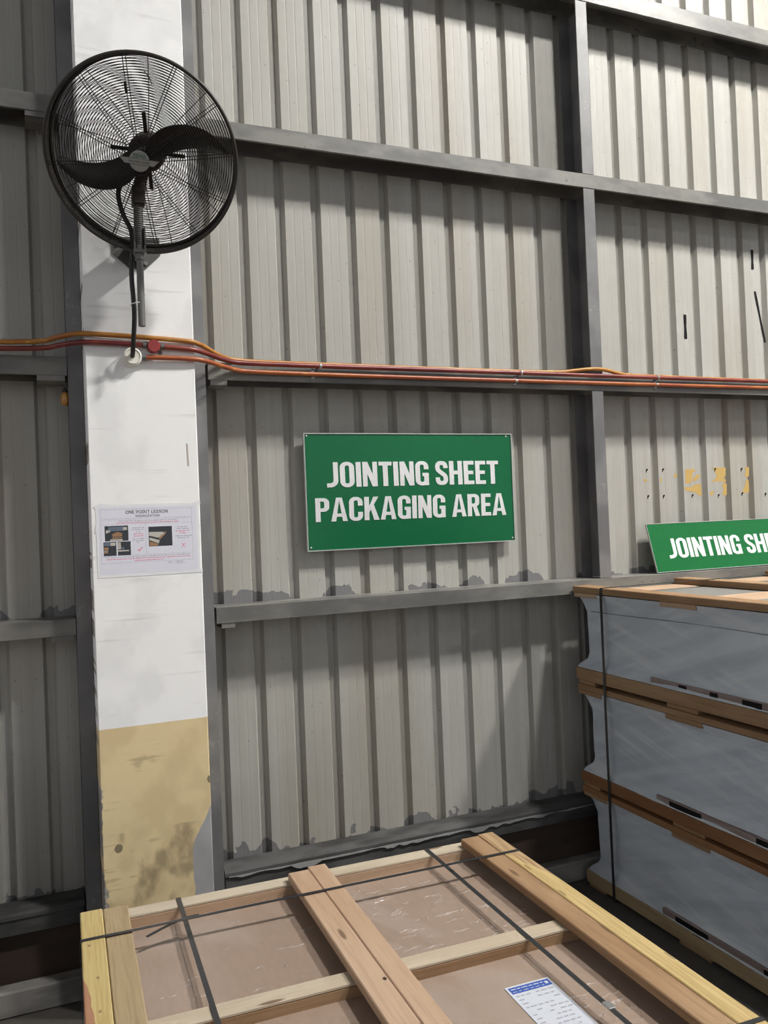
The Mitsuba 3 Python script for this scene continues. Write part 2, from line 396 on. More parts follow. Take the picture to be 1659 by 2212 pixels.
# posts (channels standing against the sheeting)
def post_mesh(x0, x1, web, z0, z1, yf=-0.150, t=0.005):
    ms = [bx(x0, x1, yf, yf + t, z0, z1, 0.0015), bx(x0, x1, -0.0065, -0.0015, z0, z1)]
    ms.append(bx(x1 - t, x1, yf, -0.0015, z0, z1) if web == 'r' else bx(x0, x0 + t, yf, -0.0015, z0, z1))
    return cat(ms)
post_ = thing('steel_post', 'grey steel channel post between the hanging green sign and the pallet stack', 'post')
for z0, z1 in ((0.331, 1.3385), (1.4065, 2.3295), (2.4035, 3.3345), (3.4065, 4.2735), (4.3635, 9.1)):
    put('channel', post_mesh(2.500, 2.566, 'r', z0, z1), 'steel_paint', post_)
single('steel_post', post_mesh(0.090, 0.1445, 'r', FLOOR, 9.1), 'steel_paint', 'dark grey steel post against the left side of the white column', 'post')
single('steel_post', post_mesh(0.550, 0.612, 'r', FLOOR, 9.1), 'steel_paint', 'grey steel post against the right side of the white column', 'post')

# girts
def girt(x0, x1, zb, zt, label, cleat=None):
    t = thing('steel_girt', label, 'beam')
    put('channel', c_rail(x0, x1, zb, zt, -0.1515), 'girt_paint', t)
    if cleat:
        put('cleat', cat([bx(cleat[0], cleat[1], -0.148, -0.142, zb - 0.020, zb + 0.02, 0.001), bx(cleat[0], cleat[1], -0.148, -0.03, zb - 0.020, zb - 0.016)]), 'girt_paint', t)
girt(0.615, 5.6, 4.275, 4.362, 'grey rail across the very top right corner of the wall')
girt(0.615, 5.6, 3.336, 3.405, 'grey horizontal rail running right from behind the fan, crossing the post')
girt(0.622, 5.6, 2.331, 2.402, 'grey horizontal rail carrying the red conduits above the hanging sign', (0.632, 0.700))
girt(0.620, 5.6, 1.340, 1.405, 'grey horizontal rail below the hanging sign with the leaning sign resting on it', (0.640, 0.695))
girt(-2.2, 0.088, 3.336, 3.405, 'short grey rail left of the fan at its upper left edge', (-0.03, 0.07))
girt(-2.2, 0.088, 2.331, 2.402, 'dark grey rail left of the column just below the conduits', (-0.02, 0.08))
girt(-2.2, 0.088, 1.342, 1.405, 'dark grey rail left of the column lower than the paper notice', (-0.0, 0.08))

# column
def col_mesh():
    m = bx(0.146, 0.545, -0.30, -0.001, FLOOR, 9.1, 0.004)
    return m
single('concrete_column', col_mesh(), 'column_paint', 'white painted concrete column with yellow lower part behind the wall fan', 'column')

# high-bay lamp above and right of the camera
def lamp(x, y, z, label, power):
    t = thing('high_bay_lamp', label, 'lamp')
    put('shade', lathe([(0.05, 0.30), (0.09, 0.28), (0.27, 0.03), (0.30, 0.0), (0.296, 0.0), (0.266, 0.03), (0.086, 0.276), (0.05, 0.296)], 48).apply_translation((x, y, z)), 'galvanised', t, smooth=40)
    k = numbered(t + '__diffuser')
    d = trimesh.creation.cylinder(radius=0.25, height=0.01, sections=48)
    d.apply_translation((x, y, z + 0.02))
    scene[k] = mikit.ply(d, 'lamp_glow_holder')
    scene[k]['emitter'] = {'type': 'area', 'radiance': rgb(power)}
    put('rod', tube([(x, y, z + 0.29), (x, y, 9.19)], 0.012), 'galvanised', t)
lamp(5.7, -3.1, 7.35, 'round high-bay lamp hanging from the roof', LAMP_MAIN)
lamp(3.5, -3.7, 7.4, 'weaker round high-bay lamp hanging nearest the camera', LAMP_WEAK)
lamp(15.5, -6.5, 7.4, 'unseen round high-bay lamp added as fill furthest along the roof', LAMP_MAIN)  # unseen lamp added as weak warm fill

# ------------------------------------------------------------------ boards and crates
WOODS = ['wood_tan', 'wood_pale', 'wood_brown', 'wood_yellow']
def board_arrays(a0, a1, b0, b1, z0, z1, M, along, bev=0.0025, bow=0.0, seed=0):
    """box in the crate's own axes (a right, b towards the front), taken to the world by M; uv runs along the board."""
    m = bx(a0, a1, b0, b1, z0, z1, bev)
    V, Fc = np.asarray(m.vertices), np.asarray(m.faces)
    P = V[Fc].reshape(-1, 3)
    N = np.repeat(m.face_normals, 3, axis=0)
    li, ci = (0, 1) if along == 'a' else (1, 0)
    L = P[:, li]
    C = np.where(np.abs(N[:, 2]) > 0.5, P[:, ci], P[:, 2] + 0.31)
    r = np.random.default_rng(seed)
    ou, ov = r.uniform(0, 40, 2)
    uv = np.stack([L + ou, C + ov], 1)
    P4 = np.c_[P, np.ones(len(P))] @ M.T
    return (P4[:, :3], np.arange(len(P)).reshape(-1, 3)), uv

seedn = [100]
def board(name, parent, a, b, z, M, along, mat, bev=0.0025, label=None):
    seedn[0] += 1
    mesh, uv = board_arrays(a[0], a[1], b[0], b[1], z[0], z[1], M, along, bev, seed=seedn[0])
    return put(name, mesh, mat, parent, uv=uv, label=label)

def axes(ox, oy, ang):
    """a to the right, b towards the camera side."""
    c, s = math.cos(ang), math.sin(ang)
    return np.array([[c, s, 0, ox], [s, -c, 0, oy], [0, 0, 1, 0], [0, 0, 0, 1.0]])

def wrapped_block(a0, a1, b0, b1, levels, M, step=0.02, seed=0, amp=0.004):
    """film-wrapped pack of sheets: rounded rectangle rings, drawn out over the timbers at top and foot."""
    rings = []
    rr = 0.02
    def ring(ins_a, ins_b):
        A0, A1, B0, B1 = a0 + ins_a, a1 - ins_a, b0 + ins_b, b1 - ins_b
        out = []
        for (cx_, cy_, t0) in ((A1 - rr, B1 - rr, 0), (A0 + rr, B1 - rr, 90), (A0 + rr, B0 + rr, 180), (A1 - rr, B0 + rr, 270)):
            for t in np.linspace(t0, t0 + 90, 6):
                out.append((cx_ + rr * math.cos(math.radians(t)), cy_ + rr * math.sin(math.radians(t))))
        P = np.array(out)
        Q = []
        for i in range(len(P)):
            p, q = P[i], P[(i + 1) % len(P)]
            k = max(1, int(np.linalg.norm(q - p) / 0.04))
            Q += [p + (q - p) * j / k for j in range(k)]
        return np.array(Q)
    base = ring(0, 0)
    zz = [l[0] for l in levels]; ia = [l[1] for l in levels]; ib = [l[2] for l in levels]
    zs_ = np.unique(np.r_[np.arange(zz[0], zz[-1], step), zz])
    cnt = None
    V = []
    cen = np.array([(a0 + a1) / 2, (b0 + b1) / 2])
    half = np.array([(a1 - a0) / 2, (b1 - b0) / 2])
    for z in zs_:
        da, db = np.interp(z, zz, ia), np.interp(z, zz, ib)
        s = (half - [da, db]) / half
        R = cen + (base - cen) * s
        ns = meshkit.fbm(np.c_[R * 6.0, np.full(len(R), z * 9.0)], 3, seed) - 0.5
        dirn = (R - cen) / half
        R = R + (np.sign(dirn) * (np.abs(dirn) > 0.93)) * (ns * 2 * amp)[:, None]
        V.append(np.c_[R, np.full(len(R), z)])
    n = len(base)
    F_ = []
    for i in range(len(zs_) - 1):
        for j in range(n):
            k = (j + 1) % n
            F_.append((i * n + j, i * n + k, (i + 1) * n + k, (i + 1) * n + j))
    V = np.vstack(V)
    F3 = np.array(F_); F3 = np.vstack([F3[:, [0, 1, 2]], F3[:, [0, 2, 3]]]).tolist()
    for lvl, off in ((0, 0), (1, (len(zs_) - 1) * n)):
        V = np.vstack([V, [[cen[0], cen[1], zs_[0] if lvl == 0 else zs_[-1]]]])
        c = len(V) - 1
        for j in range(n):
            k = (j + 1) % n
            F3.append((c, off + k, off + j) if lvl == 0 else (c, off + j, off + k))
    V = (np.c_[V, np.ones(len(V))] @ M.T)[:, :3]
    m = trimesh.Trimesh(V, np.array(F3), process=False)
    if np.linalg.det(M[:3, :3]) < 0:
        m.invert()
    return m

# the crate in the foreground
MA = axes(0.048, -1.046, -0.0165)
fc = thing('packed_crate', 'wooden crate of wrapped brown sheets in the foreground with a white label on top', 'crate')
ZP, ZX, ZB = 0.680, 0.655, 0.615
board('long_board', fc, (0.000, 0.0585), (0.0, 1.22), (ZX, ZP), MA, 'b', 'wood_heart', label='pale yellow board with a reddish heart')
board('long_board', fc, (0.060, 0.126), (0.0, 1.22), (ZX - 0.002, ZP - 0.003), MA, 'b', 'wood_dirty')
board('long_board', fc, (0.588, 0.6525), (0.008, 1.22), (ZX, ZP - 0.001), MA, 'b', 'wood_tan')
board('long_board', fc, (0.6535, 0.710), (-0.008, 1.22), (ZX, ZP), MA, 'b', 'wood_tan')
board('long_board', fc, (1.168, 1.2315), (0.008, 1.22), (ZX, ZP - 0.001), MA, 'b', 'wood_brown', label='brown weathered board')
board('long_board', fc, (1.233, 1.289), (0.0, 1.22), (ZX, ZP), MA, 'b', 'wood_twotone', label='board turning from brown to pale yellow')
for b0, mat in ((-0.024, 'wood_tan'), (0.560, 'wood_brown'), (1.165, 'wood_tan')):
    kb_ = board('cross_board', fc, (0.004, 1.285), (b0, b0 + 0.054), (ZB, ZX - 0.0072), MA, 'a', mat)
    board('pale_top_layer', kb_, (0.004, 1.285), (b0, b0 + 0.054), (ZX - 0.007, ZX - 0.0005), MA, 'a', 'wood_pale', bev=0.001, label='pale upper face of the board')  # thin pale layer over a browner board: lighter top, darker front
put('wrapped_block', wrapped_block(0.012, 1.277, 0.0, 1.205, [(0.10, 0.0, 0.0), (0.13, 0.02, 0.02), (0.57, 0.02, 0.02), (0.606, 0.008, 0.008)], MA, 0.04, 3), 'film_on_boards', fc, smooth=40)
# top sheet under the film: slightly uneven
nx, ny = 90, 90
ga, gb = np.meshgrid(np.linspace(0.012, 1.277, nx), np.linspace(0.0, 1.205, ny))
gz = 0.621 + 0.0012 * (meshkit.fbm(np.stack([ga * 7, gb * 9, 0 * ga], -1), 3, 4) - 0.5)
P = np.stack([ga, gb, gz, np.ones_like(ga)], -1).reshape(-1, 4) @ MA.T
Fq = np.array([(i * nx + j, (i + 1) * nx + j, (i + 1) * nx + j + 1, i * nx + j + 1) for i in range(ny - 1) for j in range(nx - 1)])
put('cardboard_sheet', (P[:, :3], Fq), 'film_on_card', fc, smooth=True, label='brown cardboard sheet under clear film')
# creases of the stretch film
cr = []
r = np.random.default_rng(12)
def crease(a, b, L, w, h, ang):
    n = 14
    t = np.linspace(-1, 1, n)
    prof = [(-1, 0), (-0.55, 0.45), (0, 1), (0.55, 0.45), (1, 0)]
    V = []
    for ti in t:
        k = math.sqrt(max(0, 1 - ti * ti)) * (0.7 + 0.3 * math.sin(9 * ti + a * 40))
        cxx, cyy = a + ti * L / 2 * math.cos(ang), b + ti * L / 2 * math.sin(ang) + 0.0025 * math.sin(ti * 4 + b * 60)
        for q, hh in prof:
            V.append((cxx - math.sin(ang) * q * w * max(k, .15), cyy + math.cos(ang) * q * w * max(k, .15), 0.6203 + h * hh * k))
    F_ = []
    for i in range(n - 1):
        for j in range(4):
            F_.append((i * 5 + j, i * 5 + j + 1, (i + 1) * 5 + j + 1, (i + 1) * 5 + j))
    V = np.c_[np.array(V), np.ones(len(V))] @ MA.T
    F3 = np.array(F_)
    return trimesh.Trimesh(V[:, :3], np.vstack([F3[:, [0, 1, 2]], F3[:, [0, 2, 3]]]), process=False)
clusters = [((0.76, 1.16), (0.22, 0.50), 46), ((0.74, 1.0), (0.07, 0.30), 16), ((1.04, 1.155), (0.80, 1.15), 36), ((0.73, 0.86), (0.95, 1.16), 14), ((0.16, 0.58), (0.12, 0.5), 14), ((0.2, 0.58), (0.64, 1.1), 8)]
for (A, B, n) in clusters:
    for _ in range(n):
        cr.append(crease(r.uniform(*A), r.uniform(*B), r.choice([0.022, 0.03, 0.045, 0.07]) * r.uniform(0.7, 1.3), r.uniform(0.0022, 0.0034), r.uniform(0.0028, 0.0042), r.normal(-0.03, 0.07)))
k_ = put('film_crease', cat(cr), 'film_crease', fc, smooth=True, label='glinting creases of the clear stretch film')
labels[k_]['kind'] = 'stuff'
for b0, b1 in ((0.0, 0.11), (0.55, 0.66), (1.09, 1.20)):
    board('runner', fc, (0.01, 1.279), (b0, b1), (FLOOR, 0.098), MA, 'a', 'wood_brown')

put('knot', moved(trimesh.creation.icosphere(subdivisions=2, radius=1.0), np.diag([0.0042, 0.0062, 0.0010, 1.0]) + np.array([[0, 0, 0, .680], [0, 0, 0, -1.727], [0, 0, 0, .6798], [0, 0, 0, 0]])), 'knot_dark', fc, smooth=True, label='dark knot hole in the middle board')
put('strap_seal', moved(bx(-.009, .009, -.014, .014, -.001, .003, .001), np.array([[1, 0, 0, 1.0905], [0, 1, 0, -2.004], [0, 0, 1, .6575], [0, 0, 0, 1.0]])), 'galvanised', fc, label='small metal strap seal')
# label under the film
def flat(m, M2):
    return moved(m, M2)
def on_top(ang, x, y, z):
    c, s = math.cos(ang), math.sin(ang)
    return np.array([[c, -s, 0, x], [s, c, 0, y], [0, 0, 1, z], [0, 0, 0, 1.0]])
ML = on_top(-0.03, 0.945, -2.015, 0.6222)
lab = put('label', flat(extr(sbox(0, 0, 0.118, 0.222), 0.0004), ML), 'label_paper', fc, label='white shipping label with a blue heading')
put('heading', flat(extr(sbox(0.006, 0.191, 0.112, 0.216).difference(sbox(0.099, 0.199, 0.107, 0.210)), 0.0006), ML), 'ink_blue', lab)
hd = []
xx = 0.010
for wd in (0.013, 0.009, 0.016, 0.010, 0.014, 0.008):
    hd.append(sbox(xx, 0.2065, xx + wd, 0.2095)); hd.append(sbox(xx, 0.1965, xx + wd * 0.8, 0.1985)); xx += wd + 0.003
put('heading_print', flat(extr(unary_union(hd), 0.0008), ML), 'label_paper', lab)
tx = []
r2 = random.Random(3)
for row in range(11):
    z_ = 0.178 - row * 0.0155
    x_ = 0.008
    while x_ < 0.10:
        w_ = r2.uniform(0.006, 0.016)
        if r2.random() < 0.62: tx.append(sbox(x_, z_, min(x_ + w_, 0.108), z_ + 0.0036))
        x_ += w_ + 0.004
put('print', flat(extr(unary_union(tx), 0.0006), ML), 'ink_grey', lab)

# straps on the crate
def strap_path(pts, w, side, th=0.0012):
    """flat band along pts (world); side = unit vector across the band."""
    pts = np.asarray(pts, float); side = np.asarray(side, float)
    Tn = np.gradient(pts, axis=0); Tn /= np.linalg.norm(Tn, axis=1, keepdims=True)
    N = np.cross(Tn, side); N /= np.linalg.norm(N, axis=1, keepdims=True)
    S = np.cross(N, Tn)
    V = []
    for p, s, n in zip(pts, S, N):
        V += [p - s * w / 2, p + s * w / 2, p + s * w / 2 + n * th, p - s * w / 2 + n * th]
    F_ = []
    for i in range(len(pts) - 1):
        for k in range(4):
            l = (k + 1) % 4
            F_.append((i * 4 + k, i * 4 + l, (i + 1) * 4 + l, (i + 1) * 4 + k))
    F_ += [(3, 2, 1, 0), ((len(pts) - 1) * 4, (len(pts) - 1) * 4 + 1, (len(pts) - 1) * 4 + 2, (len(pts) - 1) * 4 + 3)]
    F_ = np.array(F_)
    m = trimesh.Trimesh(np.array(V), np.vstack([F_[:, [0, 1, 2]], F_[:, [0, 2, 3]]]), process=False)
    trimesh.repair.fix_normals(m)
    return m
def wpt(a, b, z):
    return (MA @ np.array([a, b, z, 1.0]))[:3]
for xa, tw in ((0.268, 0.0), (1.056, 0.0)):
    top = [wpt(xa, -0.026, 0.10), wpt(xa, -0.0265, 0.64), wpt(xa, -0.024, ZX + 0.0008), wpt(xa, 0.03, ZX + 0.001), wpt(xa, 0.3, ZX + 0.0008), wpt(xa, 0.585, ZX + 0.001), wpt(xa, 0.9, ZX + 0.0008), wpt(xa, 1.17, ZX + 0.001), wpt(xa, 1.2195, ZX + 0.0008), wpt(xa, 1.2215, 0.64), wpt(xa, 1.222, 0.10)]
    put('strap', strap_path(top, 0.013, (1, 0, 0)), 'strap_black', fc, label='black plastic strap')
for bb in (0.175, 1.142):
    top = [wpt(-0.0025, bb, 0.12), wpt(-0.003, bb, 0.66), wpt(-0.001, bb, ZP + 0.0008), wpt(0.03, bb, ZP + 0.001), wpt(0.126, bb, ZP + 0.0005), wpt(0.4, bb - 0.002, ZP + 0.0005), wpt(0.588, bb, ZP + 0.001), wpt(0.71, bb, ZP + 0.001), wpt(1.0, bb, ZP + 0.0005), wpt(1.17, bb, ZP + 0.001), wpt(1.288, bb, ZP + 0.0008), wpt(1.2925, bb, 0.66), wpt(1.292, bb, 0.12)]
    put('strap', strap_path(top, 0.012, (0, 1, 0)), 'strap_black', fc, label='black plastic strap')
put('strap', strap_path(chaikin([(0.345, -1.214, 0.6815), (0.30, -1.213, 0.680), (0.255, -1.222, 0.672), (0.205, -1.238, 0.664)], 2), 0.011, (0, 1, 0)), 'strap_black', fc, label='loose tail of the black strap')

def batten(t, M, zblk, b0, slots):
    # dark timber seen at the foot of the pack, proud of the film
    board('batten', t, (0.006, 0.030), (b0, 1.32), (zblk + 0.0005, zblk + 0.031), M, 'b', 'wood_purple')
    for a_, b_ in slots:
        put('slot', trimesh.Trimesh(*(lambda m: ((np.c_[m.vertices, np.ones(len(m.vertices))] @ M.T)[:, :3], m.faces))(bx(0.0052, 0.010, a_, b_, zblk + .006, zblk + .027)), process=False), 'tape_black', t)
# the stack on the right: three crates
def stack_crate(label, x0, yb, zdeck, zrun, zblk, zcross, zlong, ztop, woods):
    t = thing('packed_crate', label, 'crate')
    W, Lb = 1.322, 1.333
    M = axes(x0, yb, 0.0)
    lw = 0.090
    for a0 in (0.0, 0.615, W - lw):
        board('long_board', t, (a0, a0 + lw), (0.0, Lb), (zlong, ztop), M, 'b', woods[0])
    for b0, wd in ((0.002, 0.17), (0.60, 0.205), (1.158, 0.17)):
        board('cross_board', t, (0.004, W - 0.004), (b0, b0 + wd), (zcross, zlong - 0.0005), M, 'a', woods[1])
    lv = [(zblk + 0.002, 0.002, 0.0), (zblk + 0.018, 0.010, 0.012), (zblk + 0.045, 0.026, 0.050), (zblk + 0.07, 0.032, 0.058), (zcross - 0.070, 0.030, 0.056), (zcross - 0.02, 0.022, 0.035), (zlong - 0.004, 0.008, 0.012)]
    put('wrapped_block', wrapped_block(0.0, W, 0.0, Lb, lv, M, 0.015, seedn[0], 0.005), 'film_on_boards', t, smooth=50)
    put('top_sheet', trimesh.Trimesh(*(lambda m: ((np.c_[m.vertices, np.ones(len(m.vertices))] @ M.T)[:, :3], m.faces))(bx(0.035, W - 0.035, 0.03, Lb - 0.03, zlong - 0.0045, zlong - 0.003)), process=False), 'top_card', t)
    for a0 in (0.0, 0.615, W - lw):
        board('runner', t, (a0, a0 + lw), (-0.0, Lb), (zrun, zblk), M, 'b', woods[2])
    for b0, wd in ((0.012, 0.12), (0.615, 0.175), (1.19, 0.12)):
        board('deck_board', t, (0.006, W - 0.006), (b0, b0 + wd), (zdeck, zrun - 0.0005), M, 'a', woods[3])
    return t, M
SX = 2.327
LV = [(FLOOR, -0.0247, 0.0338, 0.3874, 0.4079, 0.4335), (0.434, 0.4519, 0.5021, 0.8691, 0.8917, 0.9168), (0.9173, 0.9378, 0.9942, 1.3304, 1.352, 1.3817)]
WD = [('wood_red', 'wood_brown', 'wood_dirty', 'wood_brown'), ('wood_brown', 'wood_brown', 'wood_red', 'wood_brown'), ('wood_brown', 'wood_tan', 'wood_brown', 'wood_brown')]
for lab_, lv_, wd_, yb_ in zip(('lowest of the three grey wrapped crates stacked on the right', 'middle one of the three grey wrapped crates stacked on the right', 'topmost grey wrapped crate of the stack on the right, with open timber lid'), LV, WD, (-0.175, -0.168, -0.163)):
    t_, M_ = stack_crate(lab_, SX, yb_, *lv_, wd_)
    batten(t_, M_, lv_[2], 0.52, ((0.69, 0.735), (0.86, 0.90), (1.02, 1.11)) if lv_[0] > 0.5 else ((0.60, 0.78), (1.05, 1.16)))
TOP = t_
def stack_strap(x0, ys, zt, label):
    x1 = x0 + 1.322
    loop = [(x0 - .0015, ys, FLOOR + .003), (x0 - .0025, ys, 0.3), (x0 - .0035, ys, zt * .6), (x0 - .0025, ys, zt - .02), (x0 - .001, ys, zt + .0008), (x0 + .06, ys, zt + .0012), (x0 + .66, ys, zt + .0012), (x1 - .06, ys, zt + .0012), (x1 + .0005, ys, zt + .0008), (x1 + .0025, ys, zt - .02), (x1 + .003, ys, 0.5), (x1 + .002, ys, FLOOR + .003)]
    single('packing_strap', strap_path(loop, 0.016, (0, 1, 0), 0.0014), 'strap_black', label, 'strap')
put('film_edge', tube([(SX + 0.0275, y, 1.268 + 0.003 * math.sin(y * 5)) for y in np.linspace(-0.26, -1.40, 24)], 0.0011, 6), 'board_edge', TOP, label='dark overlapping edge of the stretch film')
stack_strap(SX, -0.3836, 1.3817, 'black strap running down the whole stack of grey wrapped crates')
# crates added unseen left of the frame to shade the foot of the wall
for k, lv_ in enumerate(LV[:2]):
    stack_crate(('lower', 'upper')[k] + ' unseen grey wrapped crate of the pair added left of the column to shade the wall foot', -1.565, -0.25, *lv_, WD[k])

for k, lv_ in enumerate(LV[:2]):  # second added pair, unseen, keeps low front light off the wall foot
    stack_crate(('lower', 'upper')[k] + ' unseen grey wrapped crate of the pair added left of the foreground crate to shade the wall foot', -1.475, -1.64, *lv_, WD[k])

# ------------------------------------------------------------------ lettering for the signs
def rrect(w, h, r_):
    return sbox(r_, r_, w - r_, h - r_).buffer(r_, 12)
SW, SH = 0.178, 0.160      # stem and bar of the bold condensed capitals (cap height 1)
def glyph(c):
    if c == 'I': return sbox(0, 0, SW, 1), SW
    if c == 'J':
        w = 0.40
        h_ = SW / 2
        arc = [(w - h_, 1.0), (w - h_, 0.30)] + [(w - h_ - 0.19 + 0.19 * math.cos(t), 0.27 - 0.19 * math.sin(t)) for t in np.linspace(0, math.pi * 0.52, 9)] + [(0.0, 0.078)]
        return LineString(arc).buffer(h_ * 0.95, cap_style=2, join_style=1), w
    if c in 'OCG':
        w = 0.50
        o = rrect(w, 1.02, 0.235).difference(affinity.translate(rrect(w - 2 * SW, 1.02 - 2 * SH * 0.95, 0.064), SW, SH * 0.95))
        o = affinity.translate(o, 0, -0.01)
        if c == 'O': return o, w
        if c == 'C': return o.difference(sbox(w / 2, 0.37, 1, 0.63)), w
        o = o.difference(sbox(w / 2, 0.50, 1, 0.66))
        return o.union(sbox(w * 0.52, 0.38, w, 0.52)).union(sbox(w - SW * 0.9, 0.0, w, 0.5)), w
    if c == 'N':
        w = 0.52
        return unary_union([sbox(0, 0, SW * .92, 1), sbox(w - SW * .92, 0, w, 1), Polygon([(0, 1), (SW * 1.02, 1), (w, 0), (w - SW * 1.02, 0)])]), w
    if c == 'T':
        w = 0.47
        return unary_union([sbox(0, 1 - SH, w, 1), sbox(w / 2 - SW / 2, 0, w / 2 + SW / 2, 1)]), w
    if c == 'H':
        w = 0.51
        return unary_union([sbox(0, 0, SW, 1), sbox(w - SW, 0, w, 1), sbox(0, .43, w, .43 + SH)]), w
    if c == 'E':
        w = 0.41
        return unary_union([sbox(0, 0, SW, 1), sbox(0, 0, w, SH), sbox(0, 1 - SH, w, 1), sbox(0, .43, w * .93, .43 + SH * .95)]), w
    if c in 'PR':
        w = 0.49
        bowl = affinity.translate(rrect(w + .15, .58, .2), -.15, .42).difference(affinity.translate(rrect(w - 2 * SW + .15, .58 - 2 * SH * .92, .06), SW - .15, .42 + SH * .92)).intersection(sbox(0, 0, w, 1))
        g = unary_union([sbox(0, 0, SW, 1), bowl])
        if c == 'R': g = g.union(Polygon([(.20, .50), (.36, .50), (w + .02, 0), (w + .02 - SW * 1.08, 0)])); w += .02
        return g, w
    if c == 'A':
        w = 0.59
        out = Polygon([(0, 0), (.19, 1), (w - .19, 1), (w, 0), (w - SW * .98, 0), (w / 2, .88), (SW * .98, 0)])
        return unary_union([out, sbox(.13, .19, w - .13, .33)]), w
    if c == 'K':
        w = 0.54
        return unary_union([sbox(0, 0, SW, 1), Polygon([(SW * .9, .30), (SW * .9, .55), (w - .20, 1), (w - .01, 1)]), Polygon([(.21, .56), (.34, .70), (w + .01, 0), (w - .19, 0)])]), w
    if c == 'S':
        w = 0.48
        k = 0.085
        pts = [(w - k, .70), (w - k, .80), (w - .13, .905), (w / 2, .925), (.13, .905), (k, .80), (k, .70), (.12, .60), (w / 2, .50), (w - .12, .40), (w - k, .30), (w - k, .20), (w - .13, .095), (w / 2, .075), (.13, .095), (k, .20), (k, .32)]
        g = LineString(chaikin(pts, 3)).buffer(.086, cap_style=2)
        return g, w
def line_poly(text, x0, x1, z0, z1):
    x, parts = 0.0, []
    for c in text:
        if c == ' ': x += 0.20; continue
        g, w = glyph(c)
        parts.append(affinity.translate(g, x, 0)); x += w + 0.055
    u = unary_union(parts)
    a, b, c_, d = u.bounds
    return affinity.translate(affinity.scale(affinity.translate(u, -a, 0), (x1 - x0) / (c_ - a), (z1 - z0), origin=(0, 0)), x0, z0).simplify(0.0002)

# hanging sign, gently bowed sheet
sg = thing('area_sign', 'large green sign hanging on the cladding reading jointing sheet packaging area', 'sign')
SXA, SXB, SZA, SZB = 1.047, 2.091, 1.610, 2.126
YS = -0.045
def bow(x, z):
    u, v = (x - SXA) / (SXB - SXA), (z - SZA) / (SZB - SZA)
    return -0.010 * np.sin(np.pi * u) * np.sin(np.pi * v) + 0.004 * (meshkit.fbm(np.stack([u * 3.0, v * 2.0, 0 * u], -1), 2, 5) - 0.5)
def bowed(m):
    V = np.asarray(m.vertices).copy()
    V[:, 1] += bow(V[:, 0], V[:, 2])
    return trimesh.Trimesh(V, m.faces, process=False)
gx, gz = np.meshgrid(np.linspace(SXA, SXB, 60), np.linspace(SZA, SZB, 36))
gy = YS + bow(gx, gz)
V = np.stack([gx, gy, gz], -1).reshape(-1, 3)
Vb = V + [0, 0.0025, 0]
Fq = np.array([(i * 60 + j, i * 60 + j + 1, (i + 1) * 60 + j + 1, (i + 1) * 60 + j) for i in range(35) for j in range(59)])
put('panel', (V, Fq), 'sign_green', sg, smooth=True)
ed = []
for (x0, x1, z0, z1) in ((SXA - .002, SXB + .002, SZB - .003, SZB + .002), (SXA - .002, SXB + .002, SZA - .002, SZA + .003), (SXA - .002, SXA + .003, SZA, SZB), (SXB - .003, SXB + .002, SZA, SZB)):
    m = bx(x0, x1, YS - .004, YS + .010, z0, z1)
    m = m.subdivide_to_size(0.05)
    ed.append(bowed(m))
put('frame', cat(ed), 'sign_edge', sg)
def lettering(text, x0, x1, z0, z1, parent, dy, bend=True):
    m = extr(line_poly(text, x0, x1, z0, z1), 0.0018)
    m = on_wall(m, 0, dy, 0)
    if bend:
        m = m.subdivide_to_size(0.04)
        m = bowed(m)
    return put('lettering', m, 'sign_white', parent)
lettering('JOINTING SHEET', 1.144, 2.012, 1.887, 1.998, sg, YS - 0.0002)
lettering('PACKAGING AREA', 1.087, 2.047, 1.736, 1.841, sg, YS - 0.0002)
for x, z in ((SXA + .012, SZB - .012), (SXB - .028, SZB - .012), (SXA + .014, SZA + .014), (SXB - .014, SZA + .014)):
    m = lathe([(0, 0.004), (0.003, 0.0036), (0.005, 0.002), (0.0052, 0)], 16)
    put('screw', on_wall(m, x, YS + 0.0005, z), 'galvanised', sg, smooth=40)
for x in (SXA + .03, SXB - .03):
    put('mounting_strip', bx(x - .012, x + .012, -0.033, -0.001, SZA + .02, SZB - .02), 'galvanised', sg)

# leaning sign on the rail
s2 = thing('area_sign', 'green sign leaning behind the pallet stack, reading jointing sheet, cut by the frame', 'sign')
ph = math.atan2(0.075, 0.252)
ML2 = np.eye(4)
c, s = math.cos(ph), math.sin(ph)
# local: x right, y up along the sheet, z out of its face
ML2[:3, 0] = (1, 0, 0); ML2[:3, 1] = (0, s, c); ML2[:3, 2] = (0, -c, s); ML2[:3, 3] = (2.868, -0.128, 1.4075)
W2, H2 = 1.06, 0.263
put('panel', moved(bx(0.003, W2 - .003, 0.004, H2 - .004, 0, 0.0035), ML2), 'sign_green_matt', s2)
put('frame', moved(cat([bx(0, W2, H2 - .004, H2, -.004, .006, .001), bx(0, W2, 0, .004, -.004, .006, .001), bx(0, .0035, 0, H2, -.004, .006, .001), bx(W2 - .0035, W2, 0, H2, -.004, .006, .001)]), ML2), 'sign_edge', s2)
put('lettering', moved(extr(line_poly('JOINTING SHEET', 0.102, 0.972, 0.072, 0.178), 0.0018), ML2 @ np.array([[1, 0, 0, 0], [0, 1, 0, 0], [0, 0, 1, 0.0034], [0, 0, 0, 1.0]])), 'sign_white', s2)

